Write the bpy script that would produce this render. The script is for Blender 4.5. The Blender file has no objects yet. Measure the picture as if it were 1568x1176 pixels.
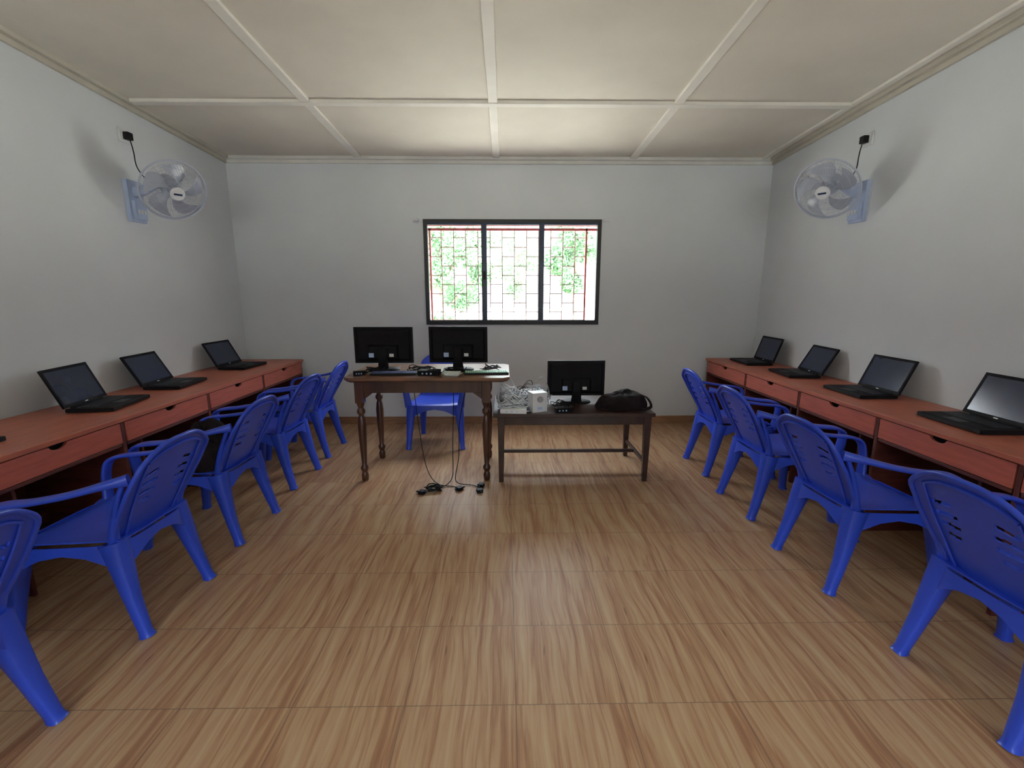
import bpy, bmesh, math, random
from mathutils import Vector, Matrix, noise
random.seed(7)
S = bpy.context.scene
S.view_settings.view_transform = 'Standard'
S.view_settings.look = 'None'
S.view_settings.exposure = 0.0
COL = S.collection

# ------------------------------------------------------------ materials
def mat(name, col, rough=0.5, spec=0.5, metal=0.0, var=0.08, scale=8.0, bump=0.0, bscale=60, coat=0.0, stretch=None, col2=None):
    m = bpy.data.materials.new(name); m.use_nodes = True
    nt = m.node_tree; b = nt.nodes['Principled BSDF']
    b.inputs['Roughness'].default_value = rough
    b.inputs['Metallic'].default_value = metal
    b.inputs['Specular IOR Level'].default_value = spec
    b.inputs['Coat Weight'].default_value = coat
    tc = nt.nodes.new('ShaderNodeTexCoord')
    mp = nt.nodes.new('ShaderNodeMapping')
    if stretch: mp.inputs['Scale'].default_value = stretch
    nt.links.new(tc.outputs['Object'], mp.inputs['Vector'])
    n = nt.nodes.new('ShaderNodeTexNoise'); n.inputs['Scale'].default_value = scale; n.inputs['Detail'].default_value = 4
    nt.links.new(mp.outputs[0], n.inputs['Vector'])
    r = nt.nodes.new('ShaderNodeValToRGB')
    c2 = col2 if col2 else tuple(min(1, c*(1+var)) for c in col)
    c1 = col if col2 else tuple(c*(1-var) for c in col)
    r.color_ramp.elements[0].position = 0.35; r.color_ramp.elements[0].color = (*c1, 1)
    r.color_ramp.elements[1].position = 0.65; r.color_ramp.elements[1].color = (*c2, 1)
    nt.links.new(n.outputs['Fac'], r.inputs[0]); nt.links.new(r.outputs[0], b.inputs['Base Color'])
    if bump > 0:
        n2 = nt.nodes.new('ShaderNodeTexNoise'); n2.inputs['Scale'].default_value = bscale; n2.inputs['Detail'].default_value = 3
        nt.links.new(tc.outputs['Object'], n2.inputs['Vector'])
        bp = nt.nodes.new('ShaderNodeBump'); bp.inputs['Strength'].default_value = bump; bp.inputs['Distance'].default_value = 0.01
        nt.links.new(n2.outputs['Fac'], bp.inputs['Height']); nt.links.new(bp.outputs[0], b.inputs['Normal'])
    return m

M_wall = mat('painted_plaster', (0.725,0.765,0.80), 0.75, 0.3, var=0.025, scale=1.6, bump=0.12, bscale=14)
M_ceil = mat('ceiling_board', (0.80,0.76,0.67), 0.7, 0.3, var=0.06, scale=1.3, bump=0.06, bscale=5)
M_trim = mat('ceiling_batten_paint', (0.88,0.86,0.79), 0.6, 0.3, var=0.04, scale=4)
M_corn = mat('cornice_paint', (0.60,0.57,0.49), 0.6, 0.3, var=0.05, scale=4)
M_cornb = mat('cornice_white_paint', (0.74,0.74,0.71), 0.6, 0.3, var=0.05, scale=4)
M_blue = mat('blue_plastic', (0.030,0.078,0.62), 0.33, 0.5, var=0.08, scale=3, bump=0.03, bscale=120)
M_lam = mat('red_laminate', (0.45,0.130,0.075), 0.38, 0.5, var=0.10, scale=5, stretch=(6,1,1))
M_drawer = mat('drawer_laminate', (0.50,0.125,0.082), 0.38, 0.5, var=0.1, scale=6, stretch=(1,1,8))
M_mahog = mat('dark_mahogany', (0.13,0.035,0.026), 0.45, 0.4, var=0.25, scale=6, stretch=(1,1,6))
M_gap_shade = mat('dark_gap', (0.012,0.008,0.008), 0.8, 0.2)  # near-black colour painting the shade inside drawer cutouts and monitor vents
M_wood = mat('turned_dark_wood', (0.075,0.030,0.016), 0.3, 0.5, var=0.35, scale=10, stretch=(1,1,0.2), coat=0.2)
M_wtop = mat('table_top_wood', (0.20,0.095,0.05), 0.28, 0.5, var=0.3, scale=9, stretch=(0.3,3,1), coat=0.3)
M_bench = mat('bench_dark_wood', (0.040,0.018,0.013), 0.32, 0.5, var=0.3, scale=9, coat=0.15)
M_black = mat('black_plastic', (0.005,0.005,0.007), 0.42, 0.25, var=0.15)
M_black2 = mat('matte_black_plastic', (0.006,0.006,0.008), 0.6, 0.18, var=0.15)
M_screen = mat('dark_display', (0.012,0.022,0.060), 0.16, 0.7, var=0.1)  # bluish reflection on the black displays is put into the colour
M_key = mat('key_plastic', (0.02,0.022,0.03), 0.5, 0.4)
M_frame = mat('black_window_frame', (0.010,0.011,0.014), 0.35, 0.5)
M_mull = mat('blue_black_steel', (0.015,0.035,0.09), 0.28, 0.5, var=0.3)  # bluish sheen of the black mullions is put into the colour
M_grill = mat('red_grille_paint', (0.66,0.13,0.13), 0.5, 0.4)
M_grill_glare = mat('faded_grille_bars', (0.70,0.42,0.40), 0.5, 0.4)  # red bars paled in colour to paint the glare from outside
M_white = mat('white_plastic', (0.76,0.78,0.82), 0.35, 0.5, var=0.03)
M_grey = mat('grey_plastic', (0.38,0.40,0.43), 0.45, 0.4, var=0.1)
M_fan = mat('fan_plastic', (0.50,0.55,0.66), 0.3, 0.5, var=0.05)
M_blade = mat('fan_blade_plastic', (0.44,0.48,0.58), 0.25, 0.5, var=0.05)
M_fplate = mat('fan_bracket_plastic', (0.46,0.56,0.78), 0.35, 0.5, var=0.04)
M_paper = mat('paper', (0.75,0.80,0.78), 0.7, 0.2, var=0.05)
M_green = mat('pale_green_card', (0.40,0.68,0.52), 0.6, 0.3)
M_cyan = mat('cyan_card', (0.25,0.55,0.62), 0.5, 0.3)
M_bag = mat('black_fabric', (0.014,0.009,0.010), 0.85, 0.2, var=0.3, scale=14, bump=0.4, bscale=90)
M_skirt = mat('skirting_tile', (0.36,0.20,0.11), 0.35, 0.5, var=0.2, scale=5, stretch=(1,1,8))
M_ground = mat('sandy_ground', (0.60,0.57,0.50), 0.9, 0.2, var=0.12, scale=1.5)
M_leaf = mat('green_leaf', (0.17,0.30,0.16), 0.6, 0.3, var=0.35, scale=2.0)
M_bark = mat('bark', (0.25,0.20,0.16), 0.9, 0.2, var=0.3)
M_led = mat('sticker_blue_white', (0.45,0.60,0.85), 0.5, 0.4)

def floor_material():
    m = bpy.data.materials.new('wood_print_floor_tile'); m.use_nodes = True
    nt = m.node_tree; L = nt.links; N = nt.nodes; b = N['Principled BSDF']
    def math_(op, a, c=None):
        n = N.new('ShaderNodeMath'); n.operation = op
        for i, v in enumerate((a, c)):
            if v is None: continue
            if isinstance(v, (int, float)): n.inputs[i].default_value = v
            else: L.new(v, n.inputs[i])
        return n.outputs[0]
    g = N.new('ShaderNodeNewGeometry'); sp = N.new('ShaderNodeSeparateXYZ'); L.new(g.outputs['Position'], sp.inputs[0])
    X, Y = sp.outputs[0], sp.outputs[1]
    tx = math_('DIVIDE', math_('SUBTRACT', X, 0.034-8), 0.4)
    ty = math_('DIVIDE', math_('SUBTRACT', Y, 1.39-8), 0.4)
    fx = math_('FRACT', tx); fy = math_('FRACT', ty); ix = math_('FLOOR', tx); iy = math_('FLOOR', ty)
    cid = N.new('ShaderNodeCombineXYZ'); L.new(ix, cid.inputs[0]); L.new(iy, cid.inputs[1])
    wn = N.new('ShaderNodeTexWhiteNoise'); wn.noise_dimensions = '3D'; L.new(cid.outputs[0], wn.inputs['Vector'])
    rnd = wn.outputs['Value']
    wv = N.new('ShaderNodeCombineXYZ'); L.new(math_('MULTIPLY', X, 4.0), wv.inputs[0]); L.new(math_('MULTIPLY', Y, 2.2), wv.inputs[1])
    wob = N.new('ShaderNodeTexNoise'); wob.inputs['Scale'].default_value = 1.0; wob.inputs['Detail'].default_value = 1; L.new(wv.outputs[0], wob.inputs['Vector'])
    ang = math_('ADD', math_('MULTIPLY', tx, 2*math.pi), math_('MULTIPLY', wob.outputs['Fac'], 0.9))
    ca, sa = math_('COSINE', ang), math_('SINE', ang)
    def nz(R, sy, zr, off, detail, dist):
        cv = N.new('ShaderNodeCombineXYZ')
        L.new(math_('MULTIPLY', ca, R), cv.inputs[0]); L.new(math_('MULTIPLY', sa, R), cv.inputs[1])
        L.new(math_('ADD', math_('ADD', math_('MULTIPLY', Y, sy), math_('MULTIPLY', rnd, zr)), off), cv.inputs[2])
        n = N.new('ShaderNodeTexNoise'); n.inputs['Scale'].default_value = 1.0; n.inputs['Detail'].default_value = detail
        n.inputs['Distortion'].default_value = dist; L.new(cv.outputs[0], n.inputs['Vector']); return n.outputs['Fac']
    n1 = nz(1.0, 0.9, 0.30, 3.0, 2, 0.4)
    n2 = nz(3.2, 2.6, 0.7, 11.0, 4, 0.7)
    n3 = nz(14.0, 6.0, 1.5, 31.0, 3, 0.3)
    mix = math_('ADD', math_('ADD', math_('MULTIPLY', n1, 0.38), math_('MULTIPLY', n2, 0.43)), math_('MULTIPLY', n3, 0.19))
    r = N.new('ShaderNodeValToRGB'); e = r.color_ramp.elements
    e[0].position = 0.37; e[0].color = (0.29,0.130,0.068,1)
    e[1].position = 0.63; e[1].color = (0.54,0.375,0.225,1)
    x = e.new(0.45); x.color = (0.40,0.215,0.115,1)
    x = e.new(0.52); x.color = (0.48,0.300,0.168,1)
    L.new(mix, r.inputs[0])
    kn = nz(3.2, 6.0, 2.0, 57.0, 1, 0.0)
    k = N.new('ShaderNodeMapRange'); k.inputs[1].default_value = 0.72; k.inputs[2].default_value = 0.78; L.new(kn, k.inputs[0])
    mk = N.new('ShaderNodeMixRGB'); mk.inputs[2].default_value = (0.16,0.07,0.035,1)
    L.new(math_('MULTIPLY', k.outputs[0], 0.6), mk.inputs[0]); L.new(r.outputs[0], mk.inputs[1])
    ex = math_('MINIMUM', fx, math_('SUBTRACT', 1.0, fx)); ey = math_('MINIMUM', fy, math_('SUBTRACT', 1.0, fy))
    ed = math_('LESS_THAN', math_('MINIMUM', ex, ey), 0.005)
    mg = N.new('ShaderNodeMixRGB'); mg.inputs[2].default_value = (0.17,0.11,0.075,1)
    L.new(math_('MULTIPLY', ed, 0.65), mg.inputs[0]); L.new(mk.outputs[0], mg.inputs[1])
    L.new(mg.outputs[0], b.inputs['Base Color'])
    b.inputs['Roughness'].default_value = 0.40
    b.inputs['Specular IOR Level'].default_value = 0.35
    return m
M_floor = floor_material()

# ------------------------------------------------------------ mesh builder
class MB:
    def __init__(s): s.v=[]; s.f=[]; s.mi=[]; s.mats=[]; s.M=Matrix.Identity(4)
    def m(s, mt):
        if mt not in s.mats: s.mats.append(mt)
        return s.mats.index(mt)
    def add(s, vs, fs, mt):
        o=len(s.v); k=s.m(mt)
        s.v += [s.M @ Vector(p) for p in vs]
        for f in fs: s.f.append([o+i for i in f]); s.mi.append(k)
    def box(s, x0,x1,y0,y1,z0,z1, mt):
        vs=[(x0,y0,z0),(x1,y0,z0),(x1,y1,z0),(x0,y1,z0),(x0,y0,z1),(x1,y0,z1),(x1,y1,z1),(x0,y1,z1)]
        s.add(vs,[(0,3,2,1),(4,5,6,7),(0,1,5,4),(1,2,6,5),(2,3,7,6),(3,0,4,7)],mt)
    def lathe(s, prof, mt, n=20, M=None):
        M = M or Matrix.Identity(4); vs=[]; fs=[]
        for r,z in prof:
            for i in range(n):
                a=2*math.pi*i/n; vs.append(M@Vector((r*math.cos(a), r*math.sin(a), z)))
        for j in range(len(prof)-1):
            for i in range(n):
                fs.append((j*n+i, j*n+(i+1)%n, (j+1)*n+(i+1)%n, (j+1)*n+i))
        fs.append(tuple(range(n))[::-1]); fs.append(tuple((len(prof)-1)*n+i for i in range(n)))
        s.add(vs,fs,mt)
    def sweep(s, pts, wid, mt, ref=(0,0,1), n=10, p=3.0, sub=4):
        P=[Vector(q) for q in pts]; W=[Vector((a,b,0)) for a,b in wid]
        def cr(A,i,t):
            p0=A[max(i-1,0)];p1=A[i];p2=A[i+1];p3=A[min(i+2,len(A)-1)]
            return 0.5*((2*p1)+(p2-p0)*t+(2*p0-5*p1+4*p2-p3)*t*t+(3*p1-p0-3*p2+p3)*t**3)
        Q=[];QW=[]
        for i in range(len(P)-1):
            for k in range(sub): Q.append(cr(P,i,k/sub)); QW.append(W[i].lerp(W[i+1],k/sub))
        Q.append(P[-1]); QW.append(W[-1])
        up=Vector(ref); vs=[]; fs=[]
        for i,q in enumerate(Q):
            T=(Q[min(i+1,len(Q)-1)]-Q[max(i-1,0)])
            if T.length<1e-9: T=Vector((0,0,1))
            T.normalize()
            up=(up-T*up.dot(T))
            if up.length<1e-5: up=T.orthogonal()
            up.normalize(); side=T.cross(up)
            for k in range(n):
                a=2*math.pi*k/n; c=math.cos(a); d=math.sin(a)
                ex=2.0/p
                sx=math.copysign(abs(c)**ex,c); sy=math.copysign(abs(d)**ex,d)
                vs.append(q+side*sx*QW[i].x*0.5+up*sy*QW[i].y*0.5)
        m_=len(Q)
        for j in range(m_-1):
            for k in range(n):
                fs.append((j*n+k, j*n+(k+1)%n, (j+1)*n+(k+1)%n, (j+1)*n+k))
        fs.append(tuple(range(n))[::-1]); fs.append(tuple((m_-1)*n+k for k in range(n)))
        s.add(vs,fs,mt)
    def grid(s, fn, nu, nv, mt, th=0.005, skip=None, wrap=False):
        pts=[[Vector(fn(i/nu,j/nv)) for j in range(nv+1)] for i in range(nu+(0 if wrap else 1))]
        NU=len(pts)
        vs=[];
        for i in range(NU):
            for j in range(nv+1): vs.append(pts[i][j])
        for i in range(NU):
            for j in range(nv+1):
                a=pts[(i+1)%NU if wrap else min(i+1,NU-1)][j]-pts[(i-1)%NU if wrap else max(i-1,0)][j]
                b=pts[i][min(j+1,nv)]-pts[i][max(j-1,0)]
                nn=a.cross(b)
                if nn.length>1e-12: nn.normalize()
                vs.append(pts[i][j]-nn*th)
        off=NU*(nv+1); I=lambda i,j:(i%NU)*(nv+1)+j
        fs=[]; cells=set()
        for i in range(nu):
            for j in range(nv):
                if skip and skip((i+.5)/nu,(j+.5)/nv): continue
                cells.add((i,j))
        from collections import Counter
        ec=Counter(); ed={}
        for (i,j) in cells:
            q=[I(i,j),I(i+1,j),I(i+1,j+1),I(i,j+1)]
            fs.append(tuple(q)); fs.append(tuple(x+off for x in q[::-1]))
            for k in range(4):
                a,b=q[k],q[(k+1)%4]; key=(min(a,b),max(a,b)); ec[key]+=1; ed[key]=(a,b)
        for k,c in ec.items():
            if c==1:
                a,b=ed[k]; fs.append((b,a,a+off,b+off))
        s.add(vs,fs,mt)
    def mesh(s,name,angle=35,bevel=0):
        me=bpy.data.meshes.new(name); me.from_pydata([tuple(v) for v in s.v],[],s.f)
        for mt in s.mats: me.materials.append(mt)
        for p,k in zip(me.polygons,s.mi): p.material_index=k
        bm=bmesh.new(); bm.from_mesh(me); bmesh.ops.recalc_face_normals(bm,faces=bm.faces); bm.to_mesh(me); bm.free()
        me.shade_smooth(); me.set_sharp_from_angle(angle=math.radians(angle)); me.update()
        return me
    def obj(s,name,angle=35,bevel=0.0,loc=(0,0,0),rot=(0,0,0)):
        me=s.mesh(name,angle); return place(name,me,loc,rot,bevel)
def place(name,me,loc=(0,0,0),rot=(0,0,0),bevel=0.0):
    o=bpy.data.objects.new(name,me); COL.objects.link(o); o.location=loc; o.rotation_euler=rot
    if bevel>0:
        b=o.modifiers.new('bevel','BEVEL'); b.width=bevel; b.segments=2; b.limit_method='ANGLE'; b.angle_limit=math.radians(40)
    return o

# ------------------------------------------------------------ room
XL,XR,YB,YF=-2.844,2.774,5.04,-2.4
TH=0.2
def zc(y): return 2.815+0.0455*(YB-y)
def side_wall(name,x0,x1):
    b=MB(); y0,y1=YF-TH,YB+TH
    vs=[(x0,y0,0),(x1,y0,0),(x1,y1,0),(x0,y1,0),(x0,y0,zc(y0)),(x1,y0,zc(y0)),(x1,y1,zc(y1)),(x0,y1,zc(y1))]
    b.add(vs,[(0,3,2,1),(4,5,6,7),(0,1,5,4),(1,2,6,5),(2,3,7,6),(3,0,4,7)],M_wall); b.obj(name)
side_wall('wall_left',XL-TH,XL); side_wall('wall_right',XR,XR+TH)
def wall_open(name,y0,y1,top,ops):
    b=MB(); x=XL
    for (a,c,z0,z1) in ops:
        b.box(x,a,y0,y1,0,top,M_wall)
        if z0>0: b.box(a,c,y0,y1,0,z0,M_wall)
        b.box(a,c,y0,y1,z1,top,M_wall); x=c
    b.box(x,XR,y0,y1,0,top,M_wall); b.obj(name)
WX0,WX1,WZ0,WZ1=-0.86,1.017,1.12,2.217
wall_open('wall_back',YB,YB+TH,2.812,[(WX0,WX1,WZ0,WZ1)])
REAR_FILL=[(-2.0,-0.5,1.1,2.15),(0.55,2.05,1.1,2.15)]  # unseen window openings behind the camera, added and sized to give fill light
wall_open('wall_front',YF-TH,YF,zc(YF)-0.002,REAR_FILL)
b=MB(); b.box(XL-TH,XR+TH,YF-TH,YB+TH,-0.15,0,M_floor); b.obj('floor')
SX=[XL,-1.49,-0.09,1.31,2.65,XR]; SY=[YF,0.98,3.80,YB]
def sag(x,y):
    def seg(v,L):
        for a,c in zip(L,L[1:]):
            if a<=v<=c: return math.sin(math.pi*(v-a)/(c-a)), c-a
        return 0,0
    sx,w=seg(x,SX); sy,_=seg(y,SY)
    if w<0.5: return 0
    return 0.012*abs(sx)*abs(sy)
b=MB()
def cf(u,v):
    x=XL-TH+u*(XR-XL+2*TH); y=YF-TH+v*(YB-YF+2*TH); return (x,y,zc(y)-sag(x,y))
b.grid(cf,84,110,M_ceil,th=-0.05); b.obj('ceiling',angle=60)
def strip_mesh(name,x0,x1,y0,y1,t,mt,drop=0.0):
    b=MB(); vs=[]
    for z in (-t,0.006):
        for (x,y) in ((x0,y0),(x1,y0),(x1,y1),(x0,y1)): vs.append((x,y,zc(y)+z-drop))
    b.add(vs,[(0,3,2,1),(4,5,6,7),(0,1,5,4),(1,2,6,5),(2,3,7,6),(3,0,4,7)],mt); return b.obj(name,bevel=0.004)
k=1
for x in (-1.49,-0.09,1.31,2.65):
    w=0.035 if x<2 else 0.022
    strip_mesh('trim_%d'%k,x-w,x+w,YF,YB-0.001,0.018,M_trim); k+=1
for y in (0.98,3.80):
    strip_mesh('trim_%d'%k,XL+0.001,2.65,y-0.03,y+0.03,0.024,M_trim); k+=1
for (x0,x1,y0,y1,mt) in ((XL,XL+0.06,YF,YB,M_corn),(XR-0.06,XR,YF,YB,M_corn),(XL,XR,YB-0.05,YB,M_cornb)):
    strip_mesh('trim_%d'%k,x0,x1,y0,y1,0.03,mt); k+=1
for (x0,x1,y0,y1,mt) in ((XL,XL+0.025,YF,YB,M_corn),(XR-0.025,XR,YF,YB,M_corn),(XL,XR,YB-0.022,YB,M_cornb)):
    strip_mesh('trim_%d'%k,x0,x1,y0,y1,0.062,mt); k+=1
b=MB(); b.box(XL,XR,YB-0.012,YB,0,0.085,M_skirt); b.obj('baseboard_back',bevel=0.003)
b=MB(); b.box(XL,XL+0.012,YF,YB-0.012,0,0.085,M_skirt); b.obj('baseboard_left',bevel=0.003)
b=MB(); b.box(XR-0.012,XR,YF,YB-0.012,0,0.085,M_skirt); b.obj('baseboard_right',bevel=0.003)

def window(name,x0,x1,z0,z1,y,mulls,fw=0.042,d=0.06,grille=True,gy=0.12):
    b=MB()
    for (a,c,e,f) in ((x0,x0+fw,z0,z1),(x1-fw,x1,z0,z1),(x0+fw,x1-fw,z0,z0+fw*0.9),(x0+fw,x1-fw,z1-fw*0.8,z1)):
        b.box(a,c,y,y+d,e,f,M_frame)
    for mx in mulls:
        b.box(mx-0.026,mx+0.026,y+0.006,y+d-0.01,z0+fw*0.9,z1-fw*0.8,M_mull)
        b.box(mx-0.03,mx-0.018,y-0.004,y+0.006,z0+fw*0.9,z1-fw*0.8,M_frame)
    b.box(x0+fw,x1-fw,y+0.012,y+0.03,z1-fw*0.8-0.022,z1-fw*0.8,M_mull)
    b.box(x0+fw,x1-fw,y+0.012,y+0.03,z0+fw*0.9,z0+fw*0.9+0.012,M_frame)
    for mx in mulls[:1]: b.box(mx-0.012,mx+0.012,y-0.018,y-0.004,(z0+z1)/2-0.07,(z0+z1)/2+0.02,M_black)
    if grille:
        g=y+gy; t=0.009
        gx0,gx1=x0+0.04,x1-0.13; gz0,gz1=z0+0.035,z1-0.075
        for (a,c,e,f) in ((gx0,gx0+0.018,gz0,gz1),(gx1-0.018,gx1,gz0,gz1),(gx0,gx1,gz0,gz0+0.014),(x0,x1,gz1-0.026,gz1)):
            b.box(a,c,g-0.01,g+0.01,e,f,M_grill)
        b.box(x0,x1,g-0.004,g+0.004,gz1+0.022,gz1+0.034,M_grill)
        n=max(4,int(round((gx1-gx0)/0.135))); w=(gx1-gx0)/n
        for i in range(1,n):
            x=gx0+i*w; b.box(x-t/2,x+t/2,g-t/2,g+t/2,gz0,gz1,M_grill_glare)
        H=(gz1-gz0)/5
        for i in range(n):
            for j in range(6):
                z=gz0+H*(j+(0.0 if i%2 else 0.5))
                if gz0+0.02<z<gz1-0.02: b.box(gx0+i*w,gx0+(i+1)*w,g-t/2,g+t/2,z-t/2,z+t/2,M_grill_glare)
    return b.obj(name)
window('window_1',WX0,WX1,WZ0,WZ1,YB-0.012,[-0.222,0.388])
for i,(a,c,z0,z1) in enumerate(REAR_FILL): window('window_%d'%(i+2),a,c,z0,z1,YF-0.1,[(a+c)/2],grille=False)
for sx in (-0.93,1.06):
    b=MB(); b.sweep([(sx-0.03,YB-0.02,2.205),(sx+0.03,YB-0.02,2.205)],[(0.03,0.03)]*2,M_white,n=10,p=2)
    b.box(sx-0.012,sx+0.012,YB-0.012,YB,2.18,2.235,M_white); b.obj('curtain_rail_bracket')

# ------------------------------------------------------------ outside
b=MB(); b.box(-40,40,YB+0.6,60,-0.45,-0.30,M_ground); b.box(-40,40,-40,YF-0.5,-0.45,-0.30,M_ground); b.obj('ground_outside')
def tree(name,x,y,blobs,nleaf,trunk_r=0.06,seed=1):
    R=random.Random(seed); b=MB()
    top=max(z for _,_,z,_ in blobs)
    b.sweep([(x,y,-0.32),(x+0.05,y,0.6),(x-0.05,y+0.05,1.4),(x,y,top)],[(trunk_r*2,)*2,(trunk_r*1.6,)*2,(trunk_r*1.2,)*2,(0.03,)*2],M_bark,p=2,ref=(0,1,0))
    for bx,by,bz,br in blobs:
        b.sweep([(x,y,max(0.6,bz-0.9)),((x+bx)/2,(y+by)/2,bz-0.35),(bx,by,bz)],[(0.05,0.05),(0.03,0.03),(0.012,0.012)],M_bark,p=2,ref=(0,1,0),n=6)
    for i in range(nleaf):
        bx,by,bz,br=R.choice(blobs)
        d=Vector((R.gauss(0,1),R.gauss(0,1),R.gauss(0,1))).normalized()*br*(R.random()**0.45)
        c=Vector((bx,by,bz))+Vector((d.x,d.y,d.z*0.8))
        s_=R.uniform(0.045,0.085); u=Vector((R.gauss(0,1),R.gauss(0,1),R.gauss(0,1))).normalized(); v=u.orthogonal().normalized()
        b.add([c-u*s_,c+v*s_*0.45,c+u*s_,c-v*s_*0.45],[(0,1,2,3)],M_leaf)
    return b.obj(name)
tree('garden_tree',-1.4,10.5,[(-1.6,10.5,2.7,0.6),(-0.9,10.2,2.4,0.5),(-1.6,10.4,1.9,0.5),(-1.0,10.8,1.4,0.45),(-0.5,10.6,2.7,0.45),(-1.2,10.4,3.4,0.6),(-0.5,10.6,1.9,0.35),(-1.4,10.4,0.7,0.45)],5200,seed=3)
tree('garden_tree',1.7,11.2,[(1.5,11.2,2.8,0.55),(2.0,11.0,2.5,0.5),(1.3,11.3,2.2,0.4),(1.9,11.2,3.5,0.6),(1.6,11.2,1.7,0.3)],3600,seed=5)
tree('garden_tree',0.5,16,[(0.2,16,3.2,0.7),(0.9,16,2.6,0.5),(0.1,16,2.3,0.5),(0.4,16,1.6,0.5)],2000,seed=9)

# ------------------------------------------------------------ plastic armchair (front = -Y)
def chair_mesh():
    b=MB(); B=M_blue
    def seat(u,v):
        y=0.215-v*0.45; hw=0.195+0.045*v; x=(u*2-1)*hw
        c=(u*2-1)
        z=0.432-0.016*(1-c*c)*(1-(2*v-1)**2) + 0.006*abs(c)**3
        if v>0.85: z-=0.05*((v-0.85)/0.15)**2*0.5
        return (x,y,z)
    b.grid(seat,16,16,B,th=0.006)
    def apron(u,v):
        a=2*math.pi*u; c=math.cos(a); s=math.sin(a); ex=0.42
        sx=math.copysign(abs(c)**ex,c); sy=math.copysign(abs(s)**ex,s)
        yy=-0.01+0.228*sy; hw=0.197+0.045*(0.215-yy)/0.45
        corner=min(1,abs(sx*sy))**2.2
        d=0.036+0.135*corner
        fl=1+0.05*v*(0.4+corner)
        return (sx*hw*fl, -0.01+(0.228*sy)*fl, 0.432-0.008-d*v)
    b.grid(apron,72,4,B,th=0.006,wrap=True)
    def back(u,v):
        c=2*u-1
        hw=0.176+0.042*math.sin(min(1,v*1.2)*math.pi/2)-0.014*max(0,v-0.75)/0.25
        z=0.405+v*(0.435-0.085*abs(c)**2.8)
        y=0.180+0.212*v**1.05-0.040*c*c*(0.55+0.45*v)
        return (c*hw,y,z)
    def slot(u,v):
        c=abs(2*u-1)
        for v0,c0,c1 in ((0.40,0.34,0.60),(0.50,0.30,0.66),(0.60,0.28,0.68),(0.70,0.34,0.64)):
            vv=v-0.05*c
            if v0-0.03<vv<v0+0.012 and c0<c<c1: return True
        return False
    b.grid(back,36,72,B,th=-0.006,skip=slot)
    rim=[back(0,j/6) for j in range(7)]+[back(i/8,1) for i in range(1,8)]+[back(1,1-j/6) for j in range(7)]
    b.sweep(rim,[(0.020,0.020)]*len(rim),B,p=2,n=8,sub=3,ref=(0,1,0))
    for uu in (0.13,0.87):
        pts=[Vector(back(uu,t))+Vector((0,0.006,0)) for t in (0.04,0.3,0.5,0.7,0.90)]
        b.sweep(pts,[(0.012,0.010)]*5,B,p=2,n=6,sub=2,ref=(0,1,0))
    pts=[Vector(back(uu,0.90+0.02*math.sin(uu*math.pi)))+Vector((0,0.006,0)) for uu in (0.13,0.25,0.4,0.5,0.6,0.75,0.87)]
    b.sweep(pts,[(0.012,0.010)]*7,B,p=2,n=6,sub=2,ref=(0,1,0))
    for sg in (-1,1):
        b.sweep([(sg*0.202,0.300,0.715),(sg*0.232,0.225,0.703),(sg*0.266,0.10,0.675),(sg*0.280,-0.04,0.652),(sg*0.280,-0.15,0.640),(sg*0.275,-0.208,0.615),(sg*0.264,-0.225,0.56),(sg*0.254,-0.224,0.49),(sg*0.243,-0.215,0.41)],
                [(0.040,0.050),(0.050,0.030),(0.056,0.021),(0.060,0.019),(0.062,0.019),(0.062,0.021),(0.058,0.024),(0.060,0.028),(0.070,0.034)],B,ref=(0,0,1),n=12,p=3)
        b.sweep([(sg*0.218,-0.190,0.425),(sg*0.230,-0.203,0.33),(sg*0.243,-0.222,0.17),(sg*0.254,-0.240,0.03),(sg*0.257,-0.245,0.0)],
                [(0.100,0.100),(0.080,0.078),(0.058,0.054),(0.044,0.044),(0.056,0.056)],B,ref=(0,1,0),n=12,p=3.5)
        b.sweep([(sg*0.172,0.168,0.425),(sg*0.182,0.190,0.33),(sg*0.194,0.225,0.17),(sg*0.203,0.262,0.03),(sg*0.205,0.270,0.0)],
                [(0.098,0.096),(0.080,0.078),(0.058,0.054),(0.044,0.046),(0.054,0.060)],B,ref=(0,1,0),n=12,p=3.5)
        b.sweep([(sg*0.178,0.168,0.38),(sg*0.192,0.196,0.50),(sg*0.208,0.245,0.62),(sg*0.212,0.285,0.71)],[(0.05,0.04),(0.036,0.030),(0.028,0.024),(0.02,0.016)],B,ref=(0,1,0),n=10)
    return b.mesh('plastic_armchair',angle=50)
CH=chair_mesh()
def chair(x,y,rot): place('plastic_armchair',CH,(x,y,0),(0,0,math.radians(rot)))
for y,r,x in ((1.15,-90,-1.83),(1.96,-91,-1.815),(2.70,-92,-1.83),(3.48,-93,-1.86),(4.15,-90,-1.87)): chair(x,y,r)
for y,r,x in ((1.42,92,1.90),(2.21,93,1.85),(2.96,92,1.865),(3.68,90,1.89)): chair(x,y,r)
chair(-0.665,4.40,0)

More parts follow.
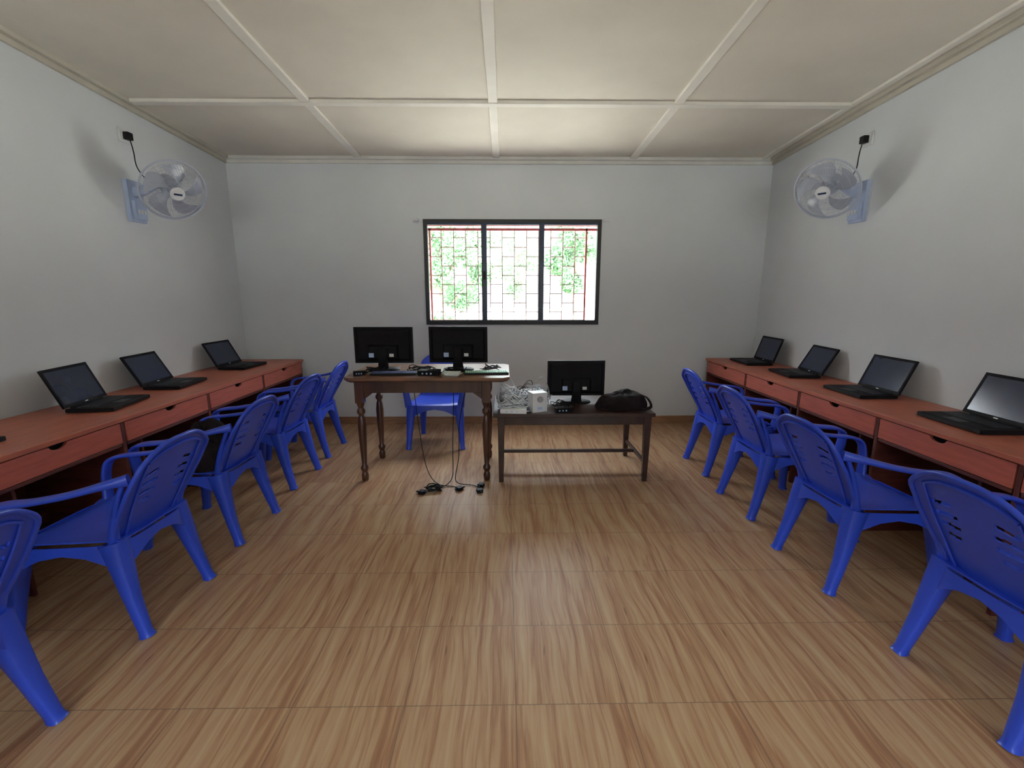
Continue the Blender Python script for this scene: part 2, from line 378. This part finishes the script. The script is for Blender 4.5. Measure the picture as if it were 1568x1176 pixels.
# ------------------------------------------------------------ computer desks
def desk(name,xw,xf,y0,y1,seams):
    b=MB(); sg=1 if xf>xw else -1
    def bx(a,c,*r): b.box(min(a,c),max(a,c),*r)
    top=0.76
    bx(xw,xf,y0,y1,top-0.026,top,M_lam)
    fr=xf-sg*0.02
    bx(xw,xw+sg*0.012,y0,y1,0.12,top-0.026,M_mahog)
    L=[y0]+seams+[y1]
    for i,s_ in enumerate(L):
        w=0.011
        c=s_ + (w if i==0 else (-w if i==len(L)-1 else 0))
        bx(xw+sg*0.012,fr,c-w,c+w,0,top-0.026,M_mahog)
    for a,c in zip(L,L[1:]):
        y_a,y_c=a+0.018,c-0.018; ym=(a+c)/2; dz0,dz1=top-0.15,top-0.034
        n=14; cr=0.042; pts=[(y_a,dz0),(y_c,dz0),(y_c,dz1)]
        for k in range(n+1):
            an=math.pi*k/n; pts.append((ym+cr*math.cos(an)*1.1, dz1-0.026*math.sin(an)))
        pts.append((y_a,dz1))
        N=len(pts); x1=fr+sg*0.004; x0=fr-sg*0.014
        vs=[(x1,p,q) for p,q in pts]+[(x0,p,q) for p,q in pts]
        fs=[tuple(range(N)),tuple(range(2*N-1,N-1,-1))]+[(i,(i+1)%N,(i+1)%N+N,i+N) for i in range(N)]
        b.add(vs,fs,M_drawer)
        bx(fr-sg*0.40,fr-sg*0.03,y_a+0.01,y_c-0.01,dz0+0.01,dz0+0.02,M_mahog)
        bx(fr-sg*0.035,fr-sg*0.03,y_a,y_c,dz0+0.01,dz1,M_gap_shade)
        bx(fr-sg*0.02,fr-sg*0.002,y_a,y_c,dz0-0.022,dz0-0.004,M_mahog)
        pc=a+0.24
        bx(xw+sg*0.012,fr-sg*0.10,pc-0.009,pc+0.009,0.0,dz0-0.022,M_mahog)
        bx(xw+sg*0.012,fr-sg*0.12,a+0.011,pc-0.009,0.10,0.118,M_mahog)
        bx(xw+sg*0.012,fr-sg*0.16,a+0.011,pc-0.009,0.40,0.418,M_mahog)
        bx(xw+sg*0.10,xw+sg*0.118,pc+0.009,c-0.011,0.12,0.20,M_mahog)
    b.obj(name,bevel=0.003)
desk('computer_desk',XL+0.014,-2.18,0.3,4.92,[1.03,1.79,2.56,3.33,4.11])
desk('computer_desk',XR-0.014,2.20,0.3,4.95,[1.07,1.83,2.60,3.34,4.12])

# ------------------------------------------------------------ laptops (front = -Y, hinge +Y)
def laptop_mesh(tilt):
    b=MB(); w=0.375; d=0.25; h=0.024
    b.sweep([(-w/2,0,h/2+0.003),(w/2,0,h/2+0.003)],[(d,h)]*2,M_black,p=12,n=28,sub=1)
    b.box(-w/2+0.012,w/2-0.012,-d/2+0.012,d/2-0.022,h+0.002,h+0.0045,M_black2)
    for r in range(5):
        for c in range(14):
            x=-w/2+0.028+c*0.0232; y=d/2-0.045-r*0.0205
            b.box(x,x+0.0195,y-0.017,y,h+0.0045,h+0.007,M_key)
    b.box(-0.055,0.045,-d/2+0.022,-d/2+0.085,h+0.0045,h+0.0055,M_key)
    for x in (-w/2+0.03,w/2-0.03):
        for y in (-d/2+0.03,d/2-0.03): b.lathe([(0.008,0),(0.008,0.006)],M_black2,n=8,M=Matrix.Translation((x,y,0)))
    b.sweep([(-w*0.36,d/2,h),(w*0.36,d/2,h)],[(0.016,0.016)]*2,M_black2,p=2,n=10,sub=1)
    sv=b.M; b.M=Matrix.Translation((0,d/2+0.002,h+0.004))@Matrix.Rotation(math.radians(-tilt),4,'X')
    b.box(-w/2,w/2,-0.001,0.009,0.0,0.245,M_black)
    b.box(-w/2,w/2,-0.004,-0.001,0.0,0.020,M_black2); b.box(-w/2,w/2,-0.004,-0.001,0.228,0.245,M_black2)
    b.box(-w/2,-w/2+0.014,-0.004,-0.001,0.02,0.228,M_black2); b.box(w/2-0.014,w/2,-0.004,-0.001,0.02,0.228,M_black2)
    b.box(-w/2+0.014,w/2-0.014,-0.002,-0.001,0.02,0.228,M_screen)
    b.box(-0.012,0.012,-0.0045,-0.004,0.007,0.012,M_white)
    b.M=sv
    return b.mesh('laptop',angle=30)
LM=[laptop_mesh(22),laptop_mesh(28),laptop_mesh(18)]
def laptop(x,y,rot,k=0): place('laptop',LM[k],(x,y,0.7602),(0,0,math.radians(rot)))
laptop(-2.50,1.93,92,0); laptop(-2.49,2.84,100,0); laptop(-2.53,3.49,96,1); laptop(-2.52,4.38,88,1)
laptop(2.49,2.33,-93,0); laptop(2.49,3.12,-92,0); laptop(2.50,3.88,-96,1); laptop(2.49,4.57,-92,2)

# ------------------------------------------------------------ teacher table with turned legs
def table():
    b=MB(); T=0.84; x0,x1,y0,y1=-1.21,0.03,3.33,4.03
    c=0.045
    pts=[(x0+c,y0),(x1-c,y0),(x1,y0+c),(x1,y1-c),(x1-c,y1),(x0+c,y1),(x0,y1-c),(x0,y0+c)]
    def slab(pts,z0,z1,mt,inset=0):
        cx=(x0+x1)/2; cy=(y0+y1)/2
        P=[(cx+(p-cx)*(1-inset/abs(cx-x0)),cy+(q-cy)*(1-inset/abs(cy-y0))) for p,q in pts]; N=len(P)
        b.add([(p,q,z0) for p,q in P]+[(p,q,z1) for p,q in P],[tuple(range(N))[::-1],tuple(range(N,2*N))]+[(i,(i+1)%N,(i+1)%N+N,i+N) for i in range(N)],mt)
    slab(pts,T-0.022,T,M_wtop); slab(pts,T-0.034,T-0.022,M_wood,0.012)
    lx0,lx1,ly0,ly1=-1.11,-0.15,3.42,3.93
    A=0.095
    for (a,c_,d,e) in ((lx0,lx1,ly0-0.012,ly0+0.012),(lx0,lx1,ly1-0.012,ly1+0.012)): b.box(a,c_,d,e,T-0.034-A,T-0.034,M_wood)
    for x in (lx0,lx1): b.box(x-0.012,x+0.012,ly0,ly1,T-0.034-A,T-0.034,M_wood)
    prof=[(0.020,0),(0.026,0.01),(0.028,0.05),(0.020,0.075),(0.030,0.10),(0.030,0.115),(0.018,0.135),(0.024,0.22),(0.030,0.36),(0.032,0.45),(0.026,0.51),(0.018,0.535),(0.031,0.555),(0.031,0.575),(0.019,0.595),(0.028,0.62),(0.030,0.64)]
    for x in (lx0,lx1):
        for y in (ly0,ly1):
            b.lathe(prof,M_wood,n=18,M=Matrix.Translation((x,y,0)))
            b.box(x-0.032,x+0.032,y-0.032,y+0.032,0.635,T-0.034,M_wood)
    for sx,x in ((1,lx0+0.032),(-1,lx1-0.032)):
        vs=[(x,ly0-0.01,T-0.034-A),(x+sx*0.07,ly0-0.01,T-0.034-A),(x,ly0-0.01,T-0.034-A-0.05)]
        vs+= [(p,q+0.02,r) for p,q,r in vs]
        b.add(vs,[(0,1,2),(5,4,3),(0,1,4,3),(1,2,5,4),(2,0,3,5)],M_wood)
    b.obj('wooden_table',bevel=0.003)
table()
def bench():
    b=MB(); T=0.563
    b.box(-0.095,1.135,3.33,4.02,T-0.028,T,M_bench)
    L=[(-0.035,3.385),(1.09,3.385),(-0.035,3.965),(1.09,3.965)]
    for x,y in L:
        b.add([(x-0.018,y-0.018,0),(x+0.018,y-0.018,0),(x+0.018,y+0.018,0),(x-0.018,y+0.018,0),(x-0.027,y-0.027,T-0.028),(x+0.027,y-0.027,T-0.028),(x+0.027,y+0.027,T-0.028),(x-0.027,y+0.027,T-0.028)],
              [(0,3,2,1),(4,5,6,7),(0,1,5,4),(1,2,6,5),(2,3,7,6),(3,0,4,7)],M_bench)
    for y in (3.385,3.965): b.box(-0.035,1.09,y-0.01,y+0.01,T-0.10,T-0.028,M_bench)
    for x in (-0.035,1.09):
        b.box(x-0.01,x+0.01,3.385,3.965,T-0.10,T-0.028,M_bench); b.box(x-0.012,x+0.012,3.385,3.965,0.135,0.165,M_bench)
    b.box(-0.03,1.085,3.66,3.69,0.138,0.163,M_bench)
    b.obj('low_wooden_bench_table',bevel=0.003)
bench()

# ------------------------------------------------------------ monitors (back towards -Y)
def monitor(name,x,y,z,rot=0,lift=0.05):
    b=MB(); w=0.475; h=0.292
    z0=lift
    b.box(-w/2,w/2,0.0,0.022,z0,z0+h,M_black2)
    b.box(-w/2+0.014,w/2-0.014,0.022,0.0225,z0+0.02,z0+h-0.014,M_screen)
    def frus(x0,x1,za,zb,yy0,yy1,ins,mt):
        vs=[(x0,yy0,za),(x1,yy0,za),(x1,yy0,zb),(x0,yy0,zb),(x0+ins,yy1,za+ins),(x1-ins,yy1,za+ins),(x1-ins,yy1,zb-ins),(x0+ins,yy1,zb-ins)]
        b.add(vs,[(0,1,2,3),(7,6,5,4),(0,4,5,1),(1,5,6,2),(2,6,7,3),(3,7,4,0)],mt)
    frus(-w*0.46,w*0.46,z0+0.020,z0+h-0.02,0,-0.012,0.014,M_black2)
    frus(-w*0.26,w*0.26,z0+0.03,z0+h*0.52,-0.012,-0.032,0.014,M_black2)
    for i in range(9): b.box(-0.09+i*0.021,-0.078+i*0.021,-0.0135,-0.012,z0+h-0.085,z0+h-0.06,M_gap_shade)
    b.box(-0.115,-0.075,-0.0335,-0.032,z0+0.05,z0+0.085,M_led)
    b.box(0.05,0.085,-0.0335,-0.032,z0+0.055,z0+0.08,M_paper)
    b.sweep([(0,-0.03,z0+0.12),(0,-0.045,z0+0.05),(0,-0.03,0.012)],[(0.075,0.03),(0.07,0.032),(0.09,0.035)],M_black2,ref=(0,1,0),p=4,n=14)
    b.lathe([(1.0,0.0),(1.0,0.006),(0.93,0.012),(0.3,0.018)],M_black2,n=36,M=Matrix.Diagonal((0.125,0.09,1,1)))
    b.obj(name,bevel=0.002,loc=(x,y,z),rot=(0,0,math.radians(rot)))
monitor('computer_monitor',-0.99,3.72,0.8402,0,0.055)
monitor('computer_monitor',-0.385,3.72,0.8402,-1,0.058)
monitor('computer_monitor',0.585,3.72,0.5632,0,0.055)

def keyboard(x,y,z,rot,body,keys,s=1.0):
    b=MB(); b.M=Matrix.Scale(s,4); b.box(-0.22,0.22,-0.07,0.07,0.002,0.018,body)
    for r in range(5):
        for c in range(20):
            b.box(-0.21+c*0.0212,-0.193+c*0.0212,-0.06+r*0.024,-0.041+r*0.024,0.018,0.024,keys)
    for xx in (-0.19,0.19): b.box(xx-0.015,xx+0.015,0.04,0.06,0,0.002,body)
    b.obj('keyboard',bevel=0.0015,loc=(x,y,z),rot=(0,0,math.radians(rot)))
M_bkey=mat('blue_grey_keys',(0.10,0.13,0.30),0.4)
keyboard(-0.86,3.50,0.8402,2,M_black,M_bkey,0.8)
keyboard(-0.15,3.52,0.8402,4,M_black,M_green,0.78)
def brick(name,x,y,z,sx,sy,sz,mt,rot=0,acc=None):
    b=MB(); b.box(-sx/2,sx/2,-sy/2,sy/2,0,sz,mt)
    b.box(-sx*0.36,sx*0.36,-sy*0.3,sy*0.3,sz,sz+0.0015,acc or mt)
    b.sweep([(sx/2-0.002,0,sz/2),(sx/2+0.02,0,sz/2)],[(0.012,0.012),(0.006,0.006)],mt,p=2,n=8)
    for i in range(3): b.box(-sx*0.3+i*sx*0.2,-sx*0.22+i*sx*0.2,-sy/2-0.001,-sy/2,sz*0.3,sz*0.6,M_led)
    b.obj(name,bevel=min(0.006,sz*0.25),loc=(x,y,z),rot=(0,0,math.radians(rot)))
brick('network_switch',-0.585,3.47,0.8402,0.16,0.10,0.038,M_black2,-4,M_key)
brick('power_adapter',-1.12,3.47,0.8402,0.09,0.05,0.03,M_black2,20)
def papers(name,x,y,z,sx,sy,n,mats,seed):
    R=random.Random(seed); b=MB()
    for i in range(n):
        b.M=Matrix.Translation((R.uniform(-.012,.012),R.uniform(-.01,.01),i*0.004))@Matrix.Rotation(math.radians(R.uniform(-12,12)),4,'Z')
        def f(u,v,i=i): return ((u-.5)*sx,(v-.5)*sy,0.0035+0.0025*math.sin(u*5+i)*v*v*0.4)
        b.grid(f,8,6,mats[i%len(mats)],th=0.003)
    b.M=Matrix.Identity(4); b.obj(name,loc=(x,y,z))
papers('paper_stack',-0.41,3.47,0.8402,0.10,0.15,4,[M_paper,M_green,M_white],2)

# ------------------------------------------------------------ cables
def cable(name,paths,r,mt):
    cu=bpy.data.curves.new(name,'CURVE'); cu.dimensions='3D'; cu.bevel_depth=r; cu.bevel_resolution=2; cu.resolution_u=6
    for P in paths:
        sp=cu.splines.new('NURBS'); sp.points.add(len(P)-1); sp.use_endpoint_u=True; sp.order_u=4
        for i,p in enumerate(P): sp.points[i].co=(*p,1)
    cu.materials.append(mt); o=bpy.data.objects.new(name,cu); COL.objects.link(o); return o
def tangle(cx,cy,z,rx,ry,h,n,seed,dome=False):
    R=random.Random(seed); P=[]
    for i in range(n):
        a=i*0.9+R.uniform(-.4,.4); k=R.uniform(0.35,1)
        hz=h*(1.15-k) if dome else h
        P.append((cx+rx*k*math.cos(a),cy+ry*k*math.sin(a),z+R.random()**(0.8 if dome else 1.5)*hz))
    return P
cable('white_cable_bundle',[tangle(0.065,3.50,0.568,0.165,0.15,0.25,160,4,True),tangle(0.02,3.54,0.568,0.12,0.14,0.36,100,14,True),tangle(0.22,3.56,0.568,0.14,0.13,0.30,90,24,True)],0.0042,M_white)
cable('grey_cable_bundle',[tangle(0.05,3.48,0.568,0.15,0.13,0.28,70,44,True),tangle(0.30,3.64,0.568,0.10,0.10,0.32,30,51,True),[(0.18,3.6,0.60),(0.26,3.62,0.86),(0.33,3.66,0.84),(0.36,3.60,0.62)],[(0.10,3.55,0.60),(0.20,3.5,0.79),(0.30,3.52,0.80),(0.34,3.50,0.60)]],0.0032,M_grey)
cable('black_cable_bundle',[tangle(0.16,3.74,0.568,0.14,0.09,0.30,50,5,True),tangle(0.46,3.52,0.568,0.13,0.07,0.06,50,6),tangle(0.10,3.50,0.568,0.15,0.12,0.22,26,66,True)],0.003,M_black)
cable('black_cable_bundle',[tangle(-1.02,3.58,0.845,0.12,0.05,0.05,40,8),tangle(-0.12,3.66,0.845,0.11,0.06,0.06,44,9),tangle(-0.68,3.62,0.845,0.14,0.06,0.05,44,19),tangle(-0.38,3.60,0.845,0.12,0.05,0.04,30,29)],0.0032,M_black)
cable('power_cord',[
 [(-0.50,3.60,0.845),(-0.47,4.06,0.86),(-0.47,4.08,0.70),(-0.46,3.9,0.40),(-0.43,3.5,0.14),(-0.40,3.35,0.02),(-0.47,3.27,0.006),(-0.55,3.22,0.006)],
 [(-0.36,3.60,0.845),(-0.33,4.06,0.86),(-0.33,4.08,0.70),(-0.42,3.8,0.35),(-0.36,3.5,0.15),(-0.42,3.3,0.02),(-0.30,3.32,0.006),(-0.22,3.30,0.006),(-0.19,3.22,0.012)],
 [(-0.95,3.60,0.845),(-0.86,4.06,0.86),(-0.84,4.08,0.70),(-0.72,3.7,0.25),(-0.62,3.4,0.05),(-0.50,3.26,0.006),(-0.40,3.30,0.006),(-0.36,3.25,0.008)]],0.0035,M_black)
cable('coiled_extension_cord',[tangle(-0.535,3.225,0.006,0.085,0.055,0.04,60,11)],0.0045,M_black)
def plug(x,y,rot,mt=M_black):
    b=MB()
    b.box(-0.022,0.022,-0.022,0.022,0.0,0.026,mt); b.sweep([(0,0.02,0.013),(0,0.05,0.012)],[(0.02,0.018),(0.008,0.008)],mt,p=2.5)
    for xx in (-0.011,0.011): b.box(xx-0.003,xx+0.003,-0.038,-0.022,0.006,0.010,M_mull)
    b.box(-0.003,0.003,-0.042,-0.022,0.016,0.022,M_mull)
    b.obj('power_plug',bevel=0.003,loc=(x,y,0),rot=(0,0,math.radians(rot)))
plug(-0.195,3.19,20); plug(-0.35,3.23,-50); plug(-0.62,3.17,70); plug(-0.19,3.29,160)
b=MB()
b.box(-0.06,0.06,-0.05,0.05,0,0.15,M_white); b.lathe([(0.024,0),(0.024,0.01)],M_grey,n=16,M=Matrix.Translation((0,-0.05,0.10))@Matrix.Rotation(math.radians(90),4,'X'))
b.box(-0.02,0.02,-0.052,-0.05,0.02,0.04,M_led)
b.obj('wall_charger',bevel=0.016,loc=(0.245,3.43,0.5632),rot=(0.0,0,0.35))
brick('surge_protector',0.06,3.365,0.5632,0.20,0.05,0.032,M_white,-6,M_paper)
brick('laptop_charger',0.44,3.39,0.5632,0.13,0.055,0.035,M_black2,8)
def bag(name,loc,rx,ry,h,seed,straps=True,rot=0):
    b=MB()
    def f(u,v):
        a=2*math.pi*u; ph=v*math.pi/2
        r=math.cos(ph)**0.55
        x=rx*r*math.cos(a); y=ry*r*math.sin(a); z=h*math.sin(ph)**0.9
        p=Vector((x*7,y*7,z*7+seed)); k=noise.noise(p)*0.30+noise.noise(p*2.7)*0.14
        fold=abs(math.sin(a*3+x*9))*0.10
        s_=1+k*(0.4+0.6*v)-fold*v
        return (x*(1+k*0.35), y*(1+k*0.35), max(0.0,z*s_*(1+0.25*x/rx)))
    b.grid(f,56,20,M_bag,th=-0.004,wrap=True)
    if straps:
        b.sweep([(-0.18,-0.06,0.03),(-0.20,-0.13,0.02),(-0.10,-0.17,0.012),(0.02,-0.155,0.02),(0.06,-0.10,0.07)],[(0.025,0.006)]*5,M_bag)
        b.sweep([(0.12,0.02,0.10),(0.18,-0.08,0.09),(0.20,-0.14,0.03),(0.12,-0.165,0.012)],[(0.025,0.006)]*4,M_bag)
    else:
        b.sweep([(-0.05,0,h*0.9),(-0.04,0,h*1.15),(0.04,0,h*1.15),(0.05,0,h*0.9)],[(0.02,0.006)]*4,M_bag,ref=(0,1,0))
    b.obj(name,loc=loc,angle=60,rot=(0,0,rot))
bag('laptop_bag',(0.925,3.56,0.5635),0.205,0.15,0.115,3)
bag('black_backpack',(-1.82,2.67,0.428),0.15,0.165,0.225,11,False,0.4)

# ------------------------------------------------------------ wall fans
def wall_fan(xw,sg,y,zc_,ty):
    b=MB()
    def bx(a,c,*r): b.box(min(a,c),max(a,c),*r)
    bx(xw,xw+sg*0.03,y-0.075,y+0.075,zc_-0.17,zc_+0.13,M_fplate)
    bx(xw+sg*0.03,xw+sg*0.055,y-0.055,y+0.055,zc_-0.15,zc_-0.02,M_fplate)
    for i in range(3): bx(xw+sg*0.055,xw+sg*0.062,y-0.035+i*0.028,y-0.02+i*0.028,zc_-0.11,zc_-0.08,M_white)
    C=Vector((xw+sg*0.36,ty,zc_+0.04))
    D=Vector((sg*0.72,-0.50,-0.50)).normalized()
    back=C-D*0.19
    b.sweep([(xw+sg*0.02,y,zc_+0.05),(xw+sg*0.09,y,zc_+0.06),tuple(back-Vector((sg*0.03,0,0.0)))],[(0.07,0.09),(0.06,0.07),(0.05,0.05)],M_fplate,ref=(0,0,1),n=12)
    q=D.to_track_quat('Z','Y').to_matrix().to_4x4()
    b.M=Matrix.Translation(C)@q
    b.lathe([(0.02,-0.215),(0.05,-0.21),(0.066,-0.18),(0.068,-0.10),(0.06,-0.075),(0.02,-0.07)],M_fan,n=24)
    for k in range(5):
        a0=k*2*math.pi/5
        def f(u,v,a0=a0):
            r=0.03+0.165*v; wid=(0.30+0.55*math.sin(v*math.pi*0.62))*1.0
            a=a0+(u-0.5)*wid+0.5*v*v
            return (r*math.cos(a),r*math.sin(a),-0.03+(u-0.5)*0.045)
        b.grid(f,8,10,M_blade,th=0.002)
    b.lathe([(0.036,-0.06),(0.036,-0.01),(0.028,0.0),(0.008,0.004)],M_blade,n=20)
    R=0.222
    def ring(r,z,t,mt=M_fan,n=56):
        vs=[];fs=[];m_=6
        for i in range(n):
            a=2*math.pi*i/n
            for j in range(m_):
                c=2*math.pi*j/m_; rr=r+t*math.cos(c); vs.append((rr*math.cos(a),rr*math.sin(a),z+t*math.sin(c)))
        for i in range(n):
            for j in range(m_): fs.append((i*m_+j,((i+1)%n)*m_+j,((i+1)%n)*m_+(j+1)%m_,i*m_+(j+1)%m_))
        b.add(vs,fs,mt)
    ring(R,-0.035,0.0075); ring(R*0.985,-0.05,0.005)
    def zf(r): return 0.028-0.058*(r/R)**3.5
    def zb(r): return -0.115+0.07*(r/R)**3
    for r in (0.085,0.13,0.175): ring(r,zf(r),0.0014); ring(r,zb(r),0.0014)
    b.lathe([(0.05,0.022),(0.05,0.032),(0.042,0.038),(0.01,0.039)],M_white,n=28)
    b.box(-0.028,0.028,-0.007,0.007,0.039,0.0405,M_mull)
    nW=60
    for i in range(nW):
        a=2*math.pi*i/nW
        P=[];Pb=[]
        for r in (0.045,0.09,0.14,0.19,R):
            aa=a+0.5*(r/R); P.append((r*math.cos(aa),r*math.sin(aa),zf(r))); Pb.append((r*math.cos(a),r*math.sin(a),zb(r)))
        b.sweep(P,[(0.0018,0.0018)]*5,M_fan,p=2,n=4,sub=1)
        if i%2==0: b.sweep(Pb,[(0.0022,0.0022)]*5,M_fan,p=2,n=4,sub=1)
    b.M=Matrix.Identity(4)
    b.obj('wall_fan',bevel=0.0)
    s=MB(); s_y=3.735; s_z=2.605
    s.box(min(xw,xw+sg*0.014),max(xw,xw+sg*0.014),s_y-0.045,s_y+0.045,s_z-0.05,s_z+0.05,M_white)
    s.box(min(xw+sg*0.014,xw+sg*0.02),max(xw+sg*0.014,xw+sg*0.02),s_y-0.03,s_y+0.03,s_z-0.035,s_z+0.03,M_paper)
    s.box(min(xw+sg*0.02,xw+sg*0.06),max(xw+sg*0.02,xw+sg*0.06),s_y-0.024,s_y+0.024,s_z-0.03,s_z+0.022,M_black)
    s.obj('wall_socket',bevel=0.003)
    cable('fan_power_cord',[[(xw+sg*0.05,s_y,s_z-0.03),(xw+sg*0.07,s_y,s_z-0.12),(xw+sg*0.07,s_y-0.02,s_z-0.2),(xw+sg*0.12,s_y-0.03,s_z-0.28),(xw+sg*0.16,s_y-0.01,s_z-0.34),tuple(back)]],0.004,M_black)
wall_fan(XL,1,3.74,2.16,3.70)
wall_fan(XR,-1,3.73,2.17,3.64)

# ------------------------------------------------------------ light
w=bpy.data.worlds.new('sky'); S.world=w; w.use_nodes=True; nt=w.node_tree
bg=nt.nodes['Background']; bg.inputs['Strength'].default_value=16.0
tc=nt.nodes.new('ShaderNodeTexCoord'); sp=nt.nodes.new('ShaderNodeSeparateXYZ'); rp=nt.nodes.new('ShaderNodeValToRGB')
nt.links.new(tc.outputs['Generated'],sp.inputs[0]); nt.links.new(sp.outputs[2],rp.inputs[0]); nt.links.new(rp.outputs[0],bg.inputs[0])
e=rp.color_ramp.elements; e[0].position=0.14; e[0].color=(0.22,0.225,0.225,1); e[1].position=0.38; e[1].color=(0.84,0.94,1.0,1)
sun=bpy.data.lights.new('sun','SUN'); sun.energy=28.0; sun.angle=0.02; sun.color=(1,0.97,0.91)
so=bpy.data.objects.new('sun',sun); COL.objects.link(so); so.rotation_euler=(0,math.radians(35),0); so.location=(8,2,12)
def portal(x,y,z,sx,sz,toward):
    l=bpy.data.lights.new('window_daylight_portal','AREA'); l.shape='RECTANGLE'; l.size=sx; l.size_y=sz; l.cycles.is_portal=True
    o=bpy.data.objects.new('window_daylight_portal',l); COL.objects.link(o); o.location=(x,y,z)
    o.rotation_euler=(math.radians(-90 if toward<0 else 90),0,0)
portal((WX0+WX1)/2,YB+TH+0.01,(WZ0+WZ1)/2,WX1-WX0,WZ1-WZ0,-1)
for a,c,z0,z1 in REAR_FILL: portal((a+c)/2,YF-TH-0.01,(z0+z1)/2,c-a,z1-z0,1)

# ------------------------------------------------------------ camera
cam=bpy.data.cameras.new('camera'); cam.sensor_width=36; cam.lens=36*700/1568; cam.clip_start=0.02
co=bpy.data.objects.new('camera',cam); COL.objects.link(co); co.location=(0,0,1.45)
co.rotation_euler=(math.radians(90-11.15),0,math.radians(-0.82))
S.camera=co
